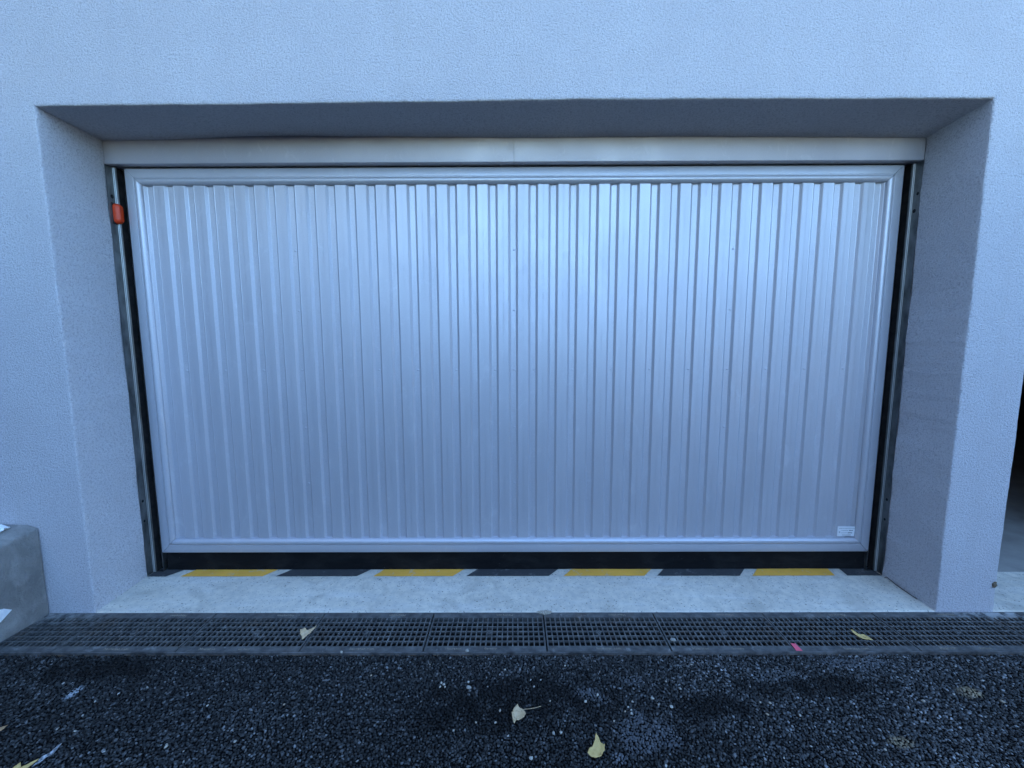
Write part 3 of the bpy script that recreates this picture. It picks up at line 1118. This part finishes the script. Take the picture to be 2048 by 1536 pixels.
leaf('fallen_leaf', 'orange-brown leaf on the asphalt near the low concrete wall', [(-.034, -.010), (-.020, .004), (.002, .010), (.026, .014), (.018, 0), (.006, -.008), (-.016, -.018)], (-1.797, -.553, ZS), 0, 'leaf_brown', (8, 8), (0, .2), None, None, .003)
# torn translucent paper scrap next to the lobed leaf
pv = [(-.006, -.034), (.006, -.022), (.004, -.006), (.012, .006), (.010, .018), (.004, .036), (-.004, .022), (-.002, .008), (-.010, -.006), (-.008, -.020)]
n = len(pv)
v = [(x, y, .0035+.0018*math.sin(i*1.7)) for i, (x, y) in enumerate(pv)]
v += [(x, y, z-.0004) for x, y, z in v]
o = mesh_obj('paper_scrap', v, [tuple(reversed(range(n))), tuple(range(n, 2*n))]+[(i, (i+1) % n, n+(i+1) % n, n+i) for i in range(n)], 'scrap')
o.location = (-1.545, -.628, ZS)
tag(o, 'thin torn white scrap beside the yellow-green lobed leaf', 'paper scrap')

# ------------------------------------------------------------------ pale pebbles
CAMR = (rgt, dwn, fwd)
def ground_pt(u, v_, z=ZS):
    d = rgt*((u-1024)/FPX)+dwn*((v_-768)/FPX)+fwd
    return CAM+d*((z-CAM.z)/d.z)
peb_px = [(938, 1377, 9), (883, 1367, 5), (888, 1370, 5), (880, 1375, 5), (890, 1375, 4), (937, 1365, 5), (934, 1303, 8), (683, 1306, 7), (1000, 1422, 5), (1107, 1468, 6), (1122, 1466, 5), (1171, 1404, 6),
          (1305, 1398, 6), (1317, 1410, 4), (1265, 1404, 4), (1256, 1415, 4), (1262, 1421, 4), (1263, 1428, 5), (1343, 1415, 6), (1250, 1424, 4), (1360, 1378, 5), (1332, 1364, 4), (1062, 1518, 6), (1100, 1403, 4), (991, 1446, 4), (952, 1446, 4),
          (907, 1462, 4), (1172, 1405, 4), (1383, 1330, 4), (1130, 1332, 4), (470, 1484, 5), (332, 1495, 6), (415, 1412, 4), (150, 1463, 4), (568, 1410, 4), (1520, 1405, 4), (1535, 1430, 5), (1600, 1432, 5), (1540, 1407, 5), (1846, 1403, 6), (1195, 1391, 5), (1228, 1443, 4), (1010, 1340, 4), (860, 1330, 4), (742, 1352, 4), (1655, 1420, 4), (1770, 1500, 4), (2005, 1405, 7)]
pms = []
for s_ in range(4):
    bm = bmesh.new()
    bmesh.ops.create_icosphere(bm, subdivisions=2, radius=1)
    r = random.Random(s_)
    k1, k2, k3 = r.uniform(.75, 1), r.uniform(.9, 1.25), r.uniform(.55, .75)
    for q in bm.verts:
        n_ = q.co.copy()
        s2 = 1+.12*math.sin(3*n_.x+s_)+.10*math.cos(4*n_.y+2*s_)+r.uniform(-.03, .03)
        q.co = Vector((n_.x*k2, n_.y*k1, n_.z*k3))*s2
    me = bpy.data.meshes.new('pebble')
    bm.to_mesh(me)
    bm.free()
    me.shade_smooth()
    pms.append(me)
for i, (u, v_, s_) in enumerate(peb_px):
    on = v_ < 1307
    p = ground_pt(u, v_, 0.0 if on else ZS)
    o = link('pebble', pms[i % 4], 'pebble')
    rad_ = s_*.0009
    o.scale = (rad_, rad_, rad_)
    o.rotation_euler = (0, 0, random.uniform(0, 6.28))
    o.location = (p.x, p.y, (0.0 if on else ZS)+rad_*.55)
    if (u, s_) == (934, 8):
        tag(o, 'pale oval pebble resting on the front rim of a drain grate', 'pebble')
    elif (u, s_) == (683, 7):
        tag(o, 'squarish pale stone chip on the front edge of the drain', 'pebble')
    elif (u, s_) == (938, 9):
        tag(o, 'largest pale pebble on the asphalt, beside a cluster of small ones', 'pebble')
    else:
        tag(o, 'small pale pebble lying on the dark asphalt', 'pebble', 'small pale pebbles scattered on the asphalt')
# white chips caught on the grate right of the mortar
p = ground_pt(1346, 1281, 0)
o = lump('stone_chip', (p.x, p.y, .004), (.012, .009, .006), 8, 'pebble', 2, .4)
tag(o, 'whitish stone chip caught on the drain mesh beside a grate joint', 'stone chip')
# crumbled mortar at the joint
o = lump('mortar_crumb', (.010, -.006, .0042), (.032, .012, .005), 12, 'mortar', 3, 1.2)
tag(o, 'crumbled beige mortar on the joint of grate and concrete threshold', 'mortar')
o = lump('mud_clod', (2.051, -.002, .132), (.010, .004, .014), 14, 'mud', 3, 1.0)
tag(o, 'brown dirt clod stuck to the lower corner of the narrow pier', 'dirt')
# pink marking tape
v = [(1.003, -.191), (1.021, -.193), (1.0235, -.2300), (.9985, -.2300)]
v = [(x, y, .0014) for x, y in v]+[(x, y, .0006) for x, y in v]
o = mesh_obj('tape_strip', v, [(3, 2, 1, 0), (4, 5, 6, 7)]+[(i, (i+1) % 4, 4+(i+1) % 4, 4+i) for i in range(4)], 'pink')
tag(o, 'short strip of bright pink tape on the drain rim', 'tape')
# thin dark tube drawn for the seam in the corner of the right reveal
cp = [(1.788, .236, .0165), (1.782, .222, .030), (1.790, .205, .022), (1.792, .180, .0155), (1.791, .130, .0125), (1.792, .075, .0100)]
vv, ff = [], []
for k, p in enumerate(cp):
    for a in range(6):
        an = 6.2832*a/6
        vv.append((p[0]+.0018*math.cos(an), p[1], p[2]+.0018*math.sin(an)))
for k in range(len(cp)-1):
    for a in range(6):
        b_ = (a+1) % 6
        ff.append((k*6+a, k*6+b_, k*6+6+b_, k*6+6+a))
o = mesh_obj('thin_seam', vv, ff, 'plastic', None, True)
tag(o, 'thin dark cord along the foot of the plaster reveal', 'seam')
